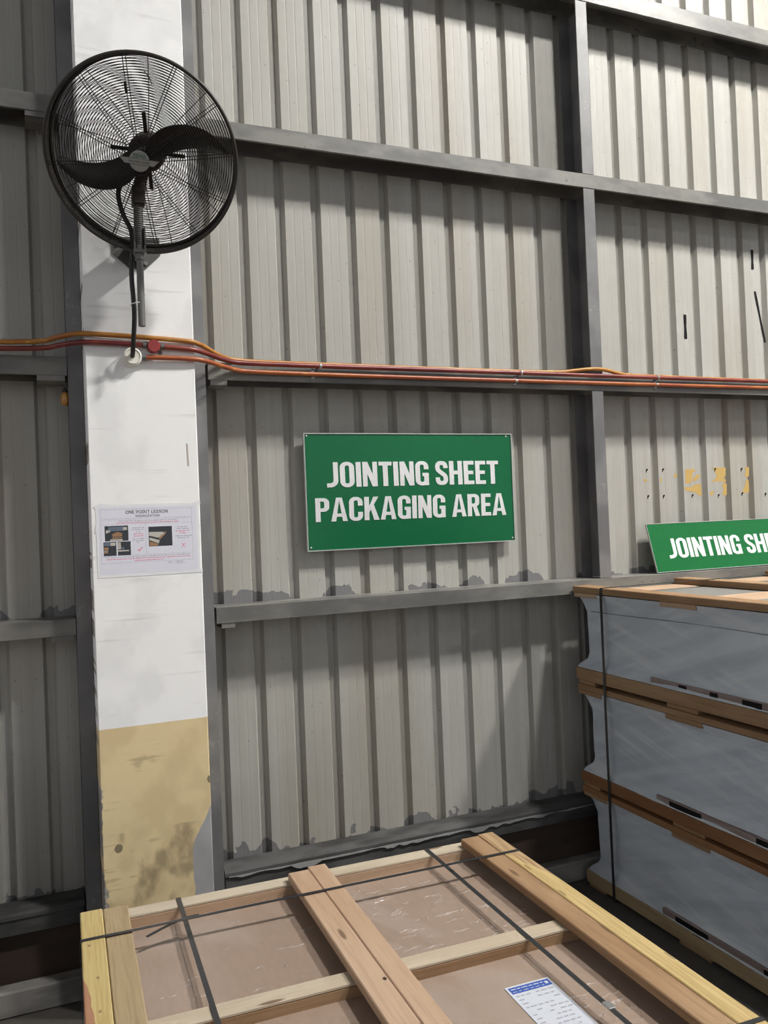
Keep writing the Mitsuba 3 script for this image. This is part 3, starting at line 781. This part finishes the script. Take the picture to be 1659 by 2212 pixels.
# ------------------------------------------------------------------ remains of a peeled sign and black strips on the right bay
pe = thing('peeled_sticker', 'torn yellow remains of a sticker on the cladding above the leaning sign', 'sticker remains')
FLAKES = [[(3.197, 1.944), (3.255, 1.947), (3.266, 1.934), (3.244, 1.922), (3.243, 1.883), (3.225, 1.869), (3.194, 1.868)], [(3.245, 1.883), (3.252, 1.899), (3.278, 1.916), (3.304, 1.911), (3.274, 1.886), (3.256, 1.879)], [(3.189, 1.85), (3.229, 1.846), (3.255, 1.861), (3.301, 1.864), (3.304, 1.802), (3.287, 1.799), (3.258, 1.819), (3.208, 1.828), (3.186, 1.833)], [(3.373, 1.952), (3.481, 1.951), (3.479, 1.907), (3.462, 1.893), (3.479, 1.883), (3.476, 1.863), (3.461, 1.875), (3.404, 1.876), (3.373, 1.87), (3.386, 1.88), (3.416, 1.9), (3.402, 1.932), (3.393, 1.948)], [(3.447, 1.863), (3.484, 1.862), (3.481, 1.798), (3.449, 1.799), (3.459, 1.835)], [(3.361, 1.819), (3.391, 1.824), (3.384, 1.804), (3.364, 1.797)], [(3.617, 1.947), (3.653, 1.953), (3.648, 1.9), (3.626, 1.892), (3.617, 1.913), (3.629, 1.933)], [(3.625, 1.88), (3.645, 1.88), (3.645, 1.81), (3.594, 1.808), (3.606, 1.832), (3.618, 1.852)], [(3.113, 1.909), (3.126, 1.922), (3.139, 1.92), (3.138, 1.903), (3.125, 1.901)], [(3.023, 1.902), (3.036, 1.898), (3.032, 1.879), (3.024, 1.875)], [(2.911, 1.894), (2.927, 1.899), (2.936, 1.888), (2.968, 1.887), (2.936, 1.885), (2.922, 1.879)]]
HOLES = (('upper', [(2.939, 1.945), (3.047, 1.946), (3.406, 1.944), (3.597, 1.942)]), ('lower', [(2.941, 1.806), (3.044, 1.805), (3.24, 1.804), (3.423, 1.8), (3.594, 1.806), (3.767, 1.799)]))
for q in FLAKES:
    put('flake', on_wall(extr(Polygon(q).buffer(0), 0.0006), 0, -0.0002, 0), 'yellow_vinyl', pe)
ORD = ('first', 'second', 'third', 'fourth', 'fifth', 'sixth')
for row, zs_ in HOLES:
    for i, (x, z) in enumerate(zs_):
        m = on_wall(extr(affinity.rotate(affinity.scale(Point(0, 0).buffer(0.006, 6), 1.2, 0.8), 30).union(affinity.translate(affinity.scale(Point(0, 0).buffer(0.003, 6), .8, 2.4), -.004, -.008)), 0.0008), x, -0.0003, z)
        single('bolt_hole', m, 'tape_black', f'small dark bolt hole by the torn yellow sticker, {ORD[i]} from left in the {row} row', 'hole', 'bolt holes around the sticker remains')
def strip(label, x0, z0, x1, z1, w):
    d = np.array([x1 - x0, z1 - z0]); L = np.linalg.norm(d); d /= L; nrm = np.array([-d[1], d[0]]) * w / 2
    pts = [np.array([x0, z0]) + d * L * t + nrm * s * (1 + 0.15 * math.sin(9 * t)) for s, ts in ((1, np.linspace(0, 1, 8)), (-1, np.linspace(1, 0, 8))) for t in ts]
    single('tape_strip', on_wall(extr(Polygon(pts).buffer(0), 0.001), 0, -0.0008, 0), 'tape_black', label, 'tape')
strip('short upright black strip on the cladding near the right edge, uppermost', 3.749, 3.185, 3.747, 3.073, 0.016)
strip('short upright black strip on the cladding left of the slanting one', 3.242, 2.786, 3.241, 2.654, 0.017)
strip('long slanting black strip on the cladding at the right edge', 3.756, 2.948, 3.815, 2.66, 0.014)

# ------------------------------------------------------------------ conduits
def conduit(name_label, pts, mat, rad):
    return single('conduit', tube(chaikin(pts, 3), rad, 12), mat, name_label, 'conduit', smooth=True)
conduit('orange conduit, uppermost, passing over the column and looping over the post',
        [(-2.2, -.168, 2.434), (-.045, -.168, 2.434), (.10, -.310, 2.458), (.20, -.317, 2.4575), (.50, -.317, 2.448), (.56, -.310, 2.443), (.66, -.20, 2.418), (.74, -.137, 2.4135), (1.0, -.135, 2.4125), (2.30, -.135, 2.4125), (2.42, -.150, 2.428), (2.50, -.166, 2.435), (2.57, -.166, 2.433), (2.66, -.150, 2.420), (2.76, -.135, 2.4125), (5.5, -.135, 2.4125)], 'conduit_orange', 0.0095)
conduit('dark red conduit left of the round red box, middle of the three on the column',
        [(-2.2, -.168, 2.4125), (-.04, -.168, 2.4125), (.11, -.310, 2.426), (.20, -.317, 2.4265), (.3515, -.317, 2.4235)], 'conduit_red', 0.0095)
conduit('dark red conduit running right from the round red box along the whole wall',
        [(.4305, -.317, 2.4195), (.50, -.317, 2.417), (.56, -.312, 2.414), (.70, -.19, 2.398), (.80, -.1715, 2.397), (1.92, -.1715, 2.400), (5.5, -.1715, 2.405)], 'conduit_red', 0.0095)
conduit('rusty orange conduit, lowest, starting at the white round box',
        [(.325, -.318, 2.377), (.52, -.317, 2.379), (.58, -.310, 2.377), (.72, -.19, 2.366), (.80, -.1635, 2.364), (1.92, -.1625, 2.363), (5.5, -.1625, 2.377)], 'conduit_rust', 0.0095)
def clamp(x, z, zr, label):
    t = thing('conduit_clamp', label, 'clamp')
    th = np.linspace(-math.pi / 2, math.pi / 2, 12)
    out = [(-0.1525 - 0.0205 * math.cos(a), z + 0.0115 * math.sin(a)) for a in th]
    path = [(-0.1535, z - 0.026)] + [(y, zz) for y, zz in out] + [(-0.1535, z + 0.026)]
    put('strap', strap_path([(x, y, zz) for y, zz in path], 0.011, (1, 0, 0), 0.0014), 'galvanised', t)
    for dz in (-0.021, 0.021):
        put('screw', on_wall(lathe([(0, 0.0035), (0.003, 0.003), (0.0042, 0.001), (0.0042, 0)], 12), x, -0.1545, z + dz), 'fan_pole', t)
clamp(1.066, 2.3645, 1, 'saddle clamp on the lowest conduit above the left part of the hanging sign')
clamp(2.062, 2.3635, 1, 'saddle clamp on the lowest conduit near the upper right corner of the hanging sign')
clamp(2.888, 2.3675, 1, 'saddle clamp on the lowest conduit right of the post')
def clip(x, z, label):
    m = tube([(x + 0.0, -0.1705 + 0.0112 * math.cos(a), z + 0.0112 * math.sin(a)) for a in np.linspace(0, 2 * math.pi, 20, endpoint=False)], 0.0026, 6, closed=True)
    m.apply_transform(np.array([[2.2, 0, 0, -1.2 * x], [0, 1, 0, 0], [0, 0, 1, 0], [0, 0, 0, 1.0]]))
    single('conduit_clip', m, 'galvanised', label, 'clip')
clip(1.095, 2.3973, 'small metal clip on the dark red conduit above the left part of the hanging sign')
clip(2.085, 2.4003, 'small metal clip on the dark red conduit near the hanging sign\'s upper right corner')
clip(2.89, 2.4018, 'small metal clip on the dark red conduit right of the post')

# round boxes on the column
jb = thing('junction_box', 'round white junction box on the column where the fan cable ends', 'junction box')
put('base', on_wall(lathe([(0, 0), (0.034, 0), (0.034, 0.028), (0.031, 0.030), (0, 0.030)], 40), 0.313, -0.300, 2.377), 'box_white', jb, smooth=40)
put('lid', on_wall(lathe([(0, 0.030), (0.0325, 0.030), (0.0325, 0.035), (0.027, 0.038), (0.024, 0.035), (0, 0.035)], 40), 0.313, -0.300, 2.377), 'box_white', jb, smooth=40)
put('gland', moved(trimesh.creation.cylinder(radius=0.0125, height=0.02, sections=20), frame((0.352, -0.318, 2.377), (1, 0, 0))), 'fan_pole', jb, smooth=40)
rb = thing('junction_box', 'round red junction box in the middle conduit on the column', 'junction box')
put('body', on_wall(lathe([(0, 0), (0.0235, 0), (0.0235, 0.034), (0.021, 0.037), (0, 0.037)], 40), 0.391, -0.300, 2.4185), 'box_red', rb, smooth=40)
for dx in (-0.034, 0.034):
    put('gland', moved(trimesh.creation.cylinder(radius=0.0115, height=0.0135, sections=20), frame((0.391 + dx * .95, -0.317, 2.4215 - dx * .04), (1, 0, 0))), 'fan_pole', rb, smooth=40)
    put('lug', on_wall(extr(Point(0, 0).buffer(0.008, 8), 0.004), 0.391 + dx * 0.74, -0.300, 2.4185 + (0.015 if dx < 0 else -0.018)), 'fan_pole', rb)

# amber item hanging on the left post
am = thing('hanging_bulb', 'small amber plastic bulb hanging at the left post under the conduits', 'bulb')
put('bulb', lathe([(0, -0.028), (0.010, -0.026), (0.0155, -0.016), (0.0165, 0.0), (0.0145, 0.014), (0.010, 0.022), (0, 0.024)], 24).apply_translation((0.078, -0.125, 2.247)), 'amber_plastic', am, smooth=True)
put('cap', lathe([(0.0, 0.0), (0.009, 0.0), (0.009, 0.012), (0.005, 0.016), (0, 0.016)], 20).apply_translation((0.078, -0.125, 2.269)), 'black_rubber', am, smooth=40)
put('hook', tube(chaikin([(0.078, -0.125, 2.283), (0.080, -0.128, 2.290), (0.092, -0.140, 2.291)], 2), 0.0016, 6), 'black_rubber', am)

# ------------------------------------------------------------------ paper notice on the column
po = thing('paper_notice', 'laminated one point lesson notice with three small photos taped on the column', 'notice')
YP = -0.3005
put('pouch', bx(0.165, 0.537, YP - 0.0008, YP, 1.560, 1.829), 'laminate', po)
put('sheet', bx(0.172, 0.529, YP - 0.0011, YP - 0.0008, 1.570, 1.819), 'paper', po)
X0, Z1 = 0.172, 1.829
def ink(polys, mat, name, dy=0.0013, parent=None):
    return put(name, on_wall(extr(unary_union(polys), 0.0003), 0, YP - dy + 0.0003, 0), mat, parent or po)
def hl(x0, x1, z, t=0.0008): return sbox(x0, z - t / 2, x1, z + t / 2)
def vl(x, z0, z1, t=0.0008): return sbox(x - t / 2, z0, x + t / 2, z1)
ru = [hl(.180, .512, 1.810), hl(.180, .512, 1.776), vl(.180, 1.776, 1.810), vl(.512, 1.776, 1.810), hl(.180, .512, 1.771), hl(.180, .512, 1.755), vl(.180, 1.612, 1.771), vl(.512, 1.612, 1.771),
      hl(.180, .512, 1.639), hl(.180, .512, 1.612), vl(.340, 1.639, 1.755)]
ink(ru, 'ink_grey', 'ruled_lines')
def printed(text, xc, z, h, mat, bold=False):
    m = meshkit.text_mesh(text, h, 0.0003, bold)
    b = m.bounds
    m.apply_translation((-(b[0][0] + b[1][0]) / 2, 0, 0))
    put('print', on_wall(m, xc, YP - 0.0011, z), mat, po)
printed('ONE POINT LESSON', 0.346, 1.7935, 0.0115, 'ink_black', True)
printed('VISUALIZATION', 0.348, 1.7800, 0.0080, 'ink_black', True)
r4 = random.Random(11)
def words(x0, x1, z, h, lst):
    x_ = x0
    while x_ < x1 - 0.004:
        w_ = min(r4.uniform(0.007, 0.02), x1 - x_)
        lst.append(sbox(x_, z, x_ + w_, z + h * r4.uniform(0.8, 1.1))); x_ += w_ + 0.0025
bk, rd = [], []
words(.245, .455, 1.765, .0022, bk); words(.238, .462, 1.7585, .0022, rd)
for z_, a, b in ((1.739, .292, .334), (1.732, .290, .336), (1.724, .303, .322)): words(a, b, z_, .0024, bk)
for z_, a, b in ((1.716, .296, .330), (1.708, .296, .330)): words(a, b, z_, .0024, rd)
for z_, a, b in ((1.698, .291, .337), (1.691, .291, .336), (1.685, .306, .322)): words(a, b, z_, .0022, bk)
for z_, a, b in ((1.736, .456, .495), (1.729, .452, .502), (1.702, .446, .510), (1.695, .455, .500)): words(a, b, z_, .0024, bk)
for z_, a, b in ((1.721, .448, .505), (1.713, .462, .492)): words(a, b, z_, .0024, rd)
words(.193, .505, 1.632, .0022, bk); words(.198, .502, 1.625, .0022, rd); words(.296, .402, 1.6175, .0022, rd)
words(.416, .436, 1.604, .002, bk); words(.446, .474, 1.606, .002, bk); words(.450, .482, 1.600, .002, bk)
ink(bk, 'ink_grey', 'small_print'); ink(rd, 'ink_red', 'small_print')
ink([LineString([(.310, 1.659), (.314, 1.654), (.325, 1.667)]).buffer(0.0014)], 'ink_red', 'tick_mark')
ink([LineString([(.471, 1.660), (.484, 1.676)]).buffer(.0009), LineString([(.472, 1.676), (.484, 1.660)]).buffer(.0009)], 'ink_red', 'cross_mark')
def photo(x0, x1, z0, z1, shapes):
    base = ink([sbox(x0, z0, x1, z1)], 'photo_dark', 'photo')
    for mat, ps in shapes:
        c = [Polygon([(x0 + (x1 - x0) * u, z0 + (z1 - z0) * v) for u, v in q]).buffer(0) for q in ps]
        ink(c, mat, 'print', 0.0015, base)
rect = lambda a, b, c, d: [(a, c), (b, c), (b, d), (a, d)]
photo(.194, .277, 1.694, 1.750, [('photo_steel', [rect(.15, .8, .66, .94)]), ('photo_light', [rect(.22, .75, .02, .12), [(.05, .5), (.25, .62), (.22, .74), (.05, .72)], rect(.76, .95, .7, .9)]), ('photo_wood', [[(.33, .28), (.72, .28), (.75, .5), (.55, .6), (.3, .45)], rect(.3, .74, .16, .24)])])
photo(.188, .233, 1.640, 1.691, [('photo_steel', [rect(.0, .55, .72, .96)]), ('photo_light', [rect(.55, .95, .72, .95), rect(.02, .34, .3, .36)]), ('photo_wood', [rect(.02, .38, .40, .62), rect(.02, .34, .18, .28)])])
photo(.238, .284, 1.640, 1.691, [('photo_light', [rect(.02, .86, .28, .38), rect(.02, .25, .45, .95)]), ('photo_steel', [rect(.3, .5, .42, .6)]), ('photo_wood', [rect(.05, .25, .6, .68), rect(.05, .25, .8, .88)])])
photo(.350, .436, 1.668, 1.742, [('photo_light', [[(.0, .55), (.42, .42), (.72, .66), (.6, .72), (0.02, .74)], [(.02, .32), (.42, .14), (.46, .3), (.03, .46)]]), ('photo_wood', [[(.44, .3), (.72, .62), (.75, .76), (.46, .5)], [(.02, .02), (.36, .02), (.42, .12), (.02, .26)]])])
tp = []
for x_, z_, a in ((.176, 1.824, 20), (.195, 1.826, -10), (.530, 1.826, 15), (.534, 1.730, 80), (.168, 1.74, 85), (.530, 1.567, 0)):
    tp.append(on_wall(extr(affinity.rotate(sbox(-.016, -.006, .016, .006), a), 0.0004), x_, YP - 0.0010, z_))
put('tape', cat(tp), 'laminate', po)

# ------------------------------------------------------------------ wall fan
fan = thing('wall_fan', 'big black caged industrial fan mounted high on the white column', 'fan')
FC = np.array([0.3387, -0.62, 2.997]); FR = 0.3230
FN = np.array([-0.2553, -0.7899, -0.5576]); FN /= np.linalg.norm(FN)
MF = frame(FC, FN)
def fm(m): return moved(m, MF)
th = np.linspace(0, 2 * np.pi, 120, endpoint=False)
def ringm(rad, k, w, seg=5, n=120):
    t = np.linspace(0, 2 * np.pi, n, endpoint=False)
    return tube(np.c_[rad * np.cos(t), rad * np.sin(t), np.full(n, k)], w, seg, closed=True)
put('rim', fm(cat([lathe([(FR - .008, -.058), (FR - .0065, -.058), (FR - .0015, -.004), (FR - .003, -.004)], 120), ringm(FR - .0050, 0.0, .0065, 10), ringm(FR - .0125, -.058, .0060, 10)])), 'fan_rim', fan, smooth=40)
def kf(rd): return 0.004 + 0.046 * (1 - (rd / .315) ** 2.6)
def kb(rd): return -0.054 - 0.070 * (1 - (rd / .315) ** 3.0)
fr_ = [ringm(rd, kf(rd), 0.00115, 5, 110) for rd in np.linspace(0.046, 0.308, 36)]
def radial(ang, off, f, ra, rb_, w, extra):
    rr_ = np.linspace(ra, rb_, 14)
    c_, s_ = math.cos(ang), math.sin(ang)
    return tube([(x * c_ - off * s_, x * s_ + off * c_, f(x) + extra) for x in rr_], w, 5)
for i in range(12):
    a = math.radians(92 + 30 * i)
    for o in (-.0052, .0052): fr_.append(radial(a, o, kf, .036, .316, .00135, -.0022))
put('front_guard', fm(cat(fr_)), 'fan_wire', fan, smooth=True)
bk_ = [ringm(rd, kb(rd), 0.00115, 5, 100) for rd in np.linspace(0.078, 0.306, 27)]
for i in range(9):
    a = math.radians(80 + 40 * i)
    for o in (0.0,): bk_.append(radial(a, o, kb, .05, .316, .00135, -.0022))
put('back_guard', fm(cat(bk_)), 'fan_wire', fan, smooth=True)
for i, a in enumerate((88, 172, 352, 268)):
    m = bx(.045, .128, -.0065, .0065, -.130, -.124, .0015)
    put('guard_bracket', fm(moved(m, trimesh.transformations.rotation_matrix(math.radians(a), (0, 0, 1)))), 'fan_black', fan)
put('motor', fm(lathe([(0, -.075), (.050, -.076), (.060, -.084), (.063, -.10), (.063, -.165), (.055, -.185), (.03, -.20), (0, -.202)], 48)), 'fan_brown', fan, smooth=40)
for rr_, aa in ((.044, 110), (.044, 140), (.044, 300), (.044, 330)):
    put('vent_hole', fm(moved(trimesh.creation.cylinder(radius=.0045, height=.003, sections=14), trimesh.transformations.translation_matrix((rr_ * math.cos(math.radians(aa)), rr_ * math.sin(math.radians(aa)), -.0755)))), 'fan_black', fan)
put('hub', fm(lathe([(0, .018), (.020, .017), (.030, .008), (.032, -.045), (.02, -.075), (0, -.075)], 36)), 'fan_black', fan, smooth=40)
# blades: outline in the fan's own plane, pitched and cambered
BL = np.array([(0.015, 0.040), (0.05, 0.078), (0.09, 0.098), (0.14, 0.105), (0.19, 0.098), (0.235, 0.078), (0.268, 0.045), (0.288, 0.018), (0.291, 0.002), (0.282, -0.004), (0.262, 0.002), (0.225, 0.016), (0.18, 0.022), (0.135, 0.020), (0.09, 0.006), (0.055, -0.015), (0.02, -0.035)])
def blade_mesh(rot):
    top = BL[:9]; bot = BL[:8:-1]
    tt = np.linspace(0, 1, 26); ss = np.linspace(0, 1, 9)
    def along(P, t):
        d = np.r_[0, np.cumsum(np.linalg.norm(np.diff(P, axis=0), axis=1))]; d /= d[-1]
        return np.c_[np.interp(t, d, P[:, 0]), np.interp(t, d, P[:, 1])]
    A, B = along(chaikin(top, 2), tt), along(chaikin(np.vstack([bot, top[-1:]])[:], 2), tt)
    V = []
    for lay in (0.0, -0.0022):
        for i in range(26):
            for s_ in ss:
                q = A[i] * (1 - s_) + B[i] * s_
                pitch = (0.5 - s_) * 0.045 * (1 - 0.45 * tt[i])
                V.append((q[0], q[1], -0.028 + pitch + 0.010 * math.sin(math.pi * s_) + lay))
    n = 9
    F_ = []
    for l in (0, 1):
        o = l * 26 * n
        for i in range(25):
            for j in range(n - 1):
                q = (o + i * n + j, o + (i + 1) * n + j, o + (i + 1) * n + j + 1, o + i * n + j + 1)
                F_.append(q if l == 0 else q[::-1])
    for i in range(25):
        for j in (0, n - 1):
            F_.append((i * n + j, (i + 1) * n + j, 26 * n + (i + 1) * n + j, 26 * n + i * n + j))
    F_ = np.array(F_)
    m = trimesh.Trimesh(np.array(V), np.vstack([F_[:, [0, 1, 2]], F_[:, [0, 2, 3]]]), process=False)
    trimesh.repair.fix_normals(m)
    m.apply_transform(trimesh.transformations.rotation_matrix(math.radians(rot), (0, 0, 1)))
    return fm(m)
for a in (0, 180):
    put('blade', blade_mesh(a), 'fan_black', fan, smooth=30)
bg = put('badge', fm(cat([lathe([(0, .058), (.030, .058), (.0335, .056), (.0335, .050), (0, .050)], 48)])), 'badge_silver', fan, smooth=40, label='round grey maker badge with wings')
RB = trimesh.transformations.rotation_matrix(math.radians(-9), (0, 0, 1))
def on_badge(m, dz): return fm(moved(moved(m, trimesh.transformations.translation_matrix((0, 0, dz))), RB))
put('wing', on_badge(extr(Polygon([(-.066, .009), (.066, .009), (.047, -.011), (-.047, -.011)]), .002), .0575), 'badge_silver', bg)
put('line', on_badge(cat([bx(-.062, .062, .0075, .0087, 0, .0004), bx(-.046, .046, -.0105, -.0093, 0, .0004)]), .0594), 'badge_dark', bg)
def ctext(s_, h, dz, y, mat, bold=True, sx=1.0):
    m = meshkit.text_mesh(s_, h, 0.0005, bold); b = m.bounds
    m.apply_translation((-(b[0][0] + b[1][0]) / 2, y, 0)); m.apply_scale((sx, 1, 1))
    put('lettering', on_badge(m, dz), mat, bg)
ctext('TOYO', .0105, .0579, .0115, 'badge_green', True, 1.05)
ctext('INDUSTRIAL POWER', .0052, .0594, -.004, 'badge_dark', True, 0.95)
# head, pole and wall bracket
MC = FC - FN * 0.13
put('neck', cat([tube(chaikin([MC + np.array([0, 0.005, -.02]), (0.352, -.462, 3.0), (0.343, -.450, 2.94), (0.3385, -.450, 2.90)], 2), [.024] * 13 if False else .022, 14)]), 'fan_brown', fan, smooth=40)
put('clamp_block', bx(.318, .362, -.474, -.424, 2.895, 2.965, .005), 'fan_brown', fan)
put('pole', cat([tube([(0.3385, -.450, 2.93), (0.3380, -.450, 2.700)], .0165, 18), tube([(0.3380, -.450, 2.72), (0.3375, -.450, 2.462)], .0125, 18)]), 'fan_pole', fan, smooth=40)
pl = Polygon([(-.088, .052), (.086, .062), (.088, -.004), (.030, -.062), (-.026, -.062), (-.086, -.012)]).buffer(-.008).buffer(.008)
put('wall_plate', cat([on_wall(extr(pl, .006), .342, -.300, 2.775), bx(.318, .324, -.47, -.30, 2.725, 2.815, .001), bx(.353, .359, -.47, -.30, 2.725, 2.815, .001), bx(.316, .361, -.474, -.428, 2.722, 2.735, .002)]), 'fan_pole', fan)
for x, z in ((.275, 2.80), (.408, 2.805), (.375, 2.735)):
    put('bolt', on_wall(trimesh.creation.cylinder(radius=.008, height=.008, sections=6), x, -.309, z), 'galvanised', fan)
lint = [bx(-.004, .004, -.018, .018, -.004, .004, .001), tube(chaikin([(.03, .0, 0), (.045, -.02, .001), (.05, -.04, 0)], 2), .0016, 5)]
put('lint', fm(cat([moved(lint[0], trimesh.transformations.translation_matrix((-.040, .205, -.105))), moved(lint[1], trimesh.transformations.translation_matrix((.0, .255, -.095)))])), 'fan_black', fan)
# cable
cab = chaikin([(0.352, -.455, 3.02), (.30, -.45, 3.0), (.272, -.43, 2.955), (.277, -.42, 2.91), (.293, -.42, 2.86), (.316, -.428, 2.815), (.317, -.43, 2.76), (.311, -.425, 2.70), (.310, -.422, 2.63), (.315, -.42, 2.56), (.317, -.41, 2.50), (.313, -.385, 2.43), (.312, -.350, 2.385), (.312, -.33, 2.376)], 3)
single('power_cable', tube(cab, .0085, 12), 'black_rubber', 'thick black cable from the fan down to the white round box', 'cable', smooth=True)
single('cable_tie', tube([(0.326 + .0235 * math.cos(a), -.434 + .026 * math.sin(a), 2.545 + .004 * math.cos(a)) for a in np.linspace(0, 2 * np.pi, 24, endpoint=False)], .0018, 6, closed=True), 'tie_white', 'thin white cable tie around the fan pole and cable', 'cable tie')

# small print and tape too small to pick apart
for key in list(scene):
    if any(t in key for t in ('__small_print', '__tape', '__lint', '__print', '__heading_print', '__ruled_lines', '__lettering')):
        if not key.startswith('area_sign'):
            labels.setdefault(key, {})['kind'] = 'stuff'
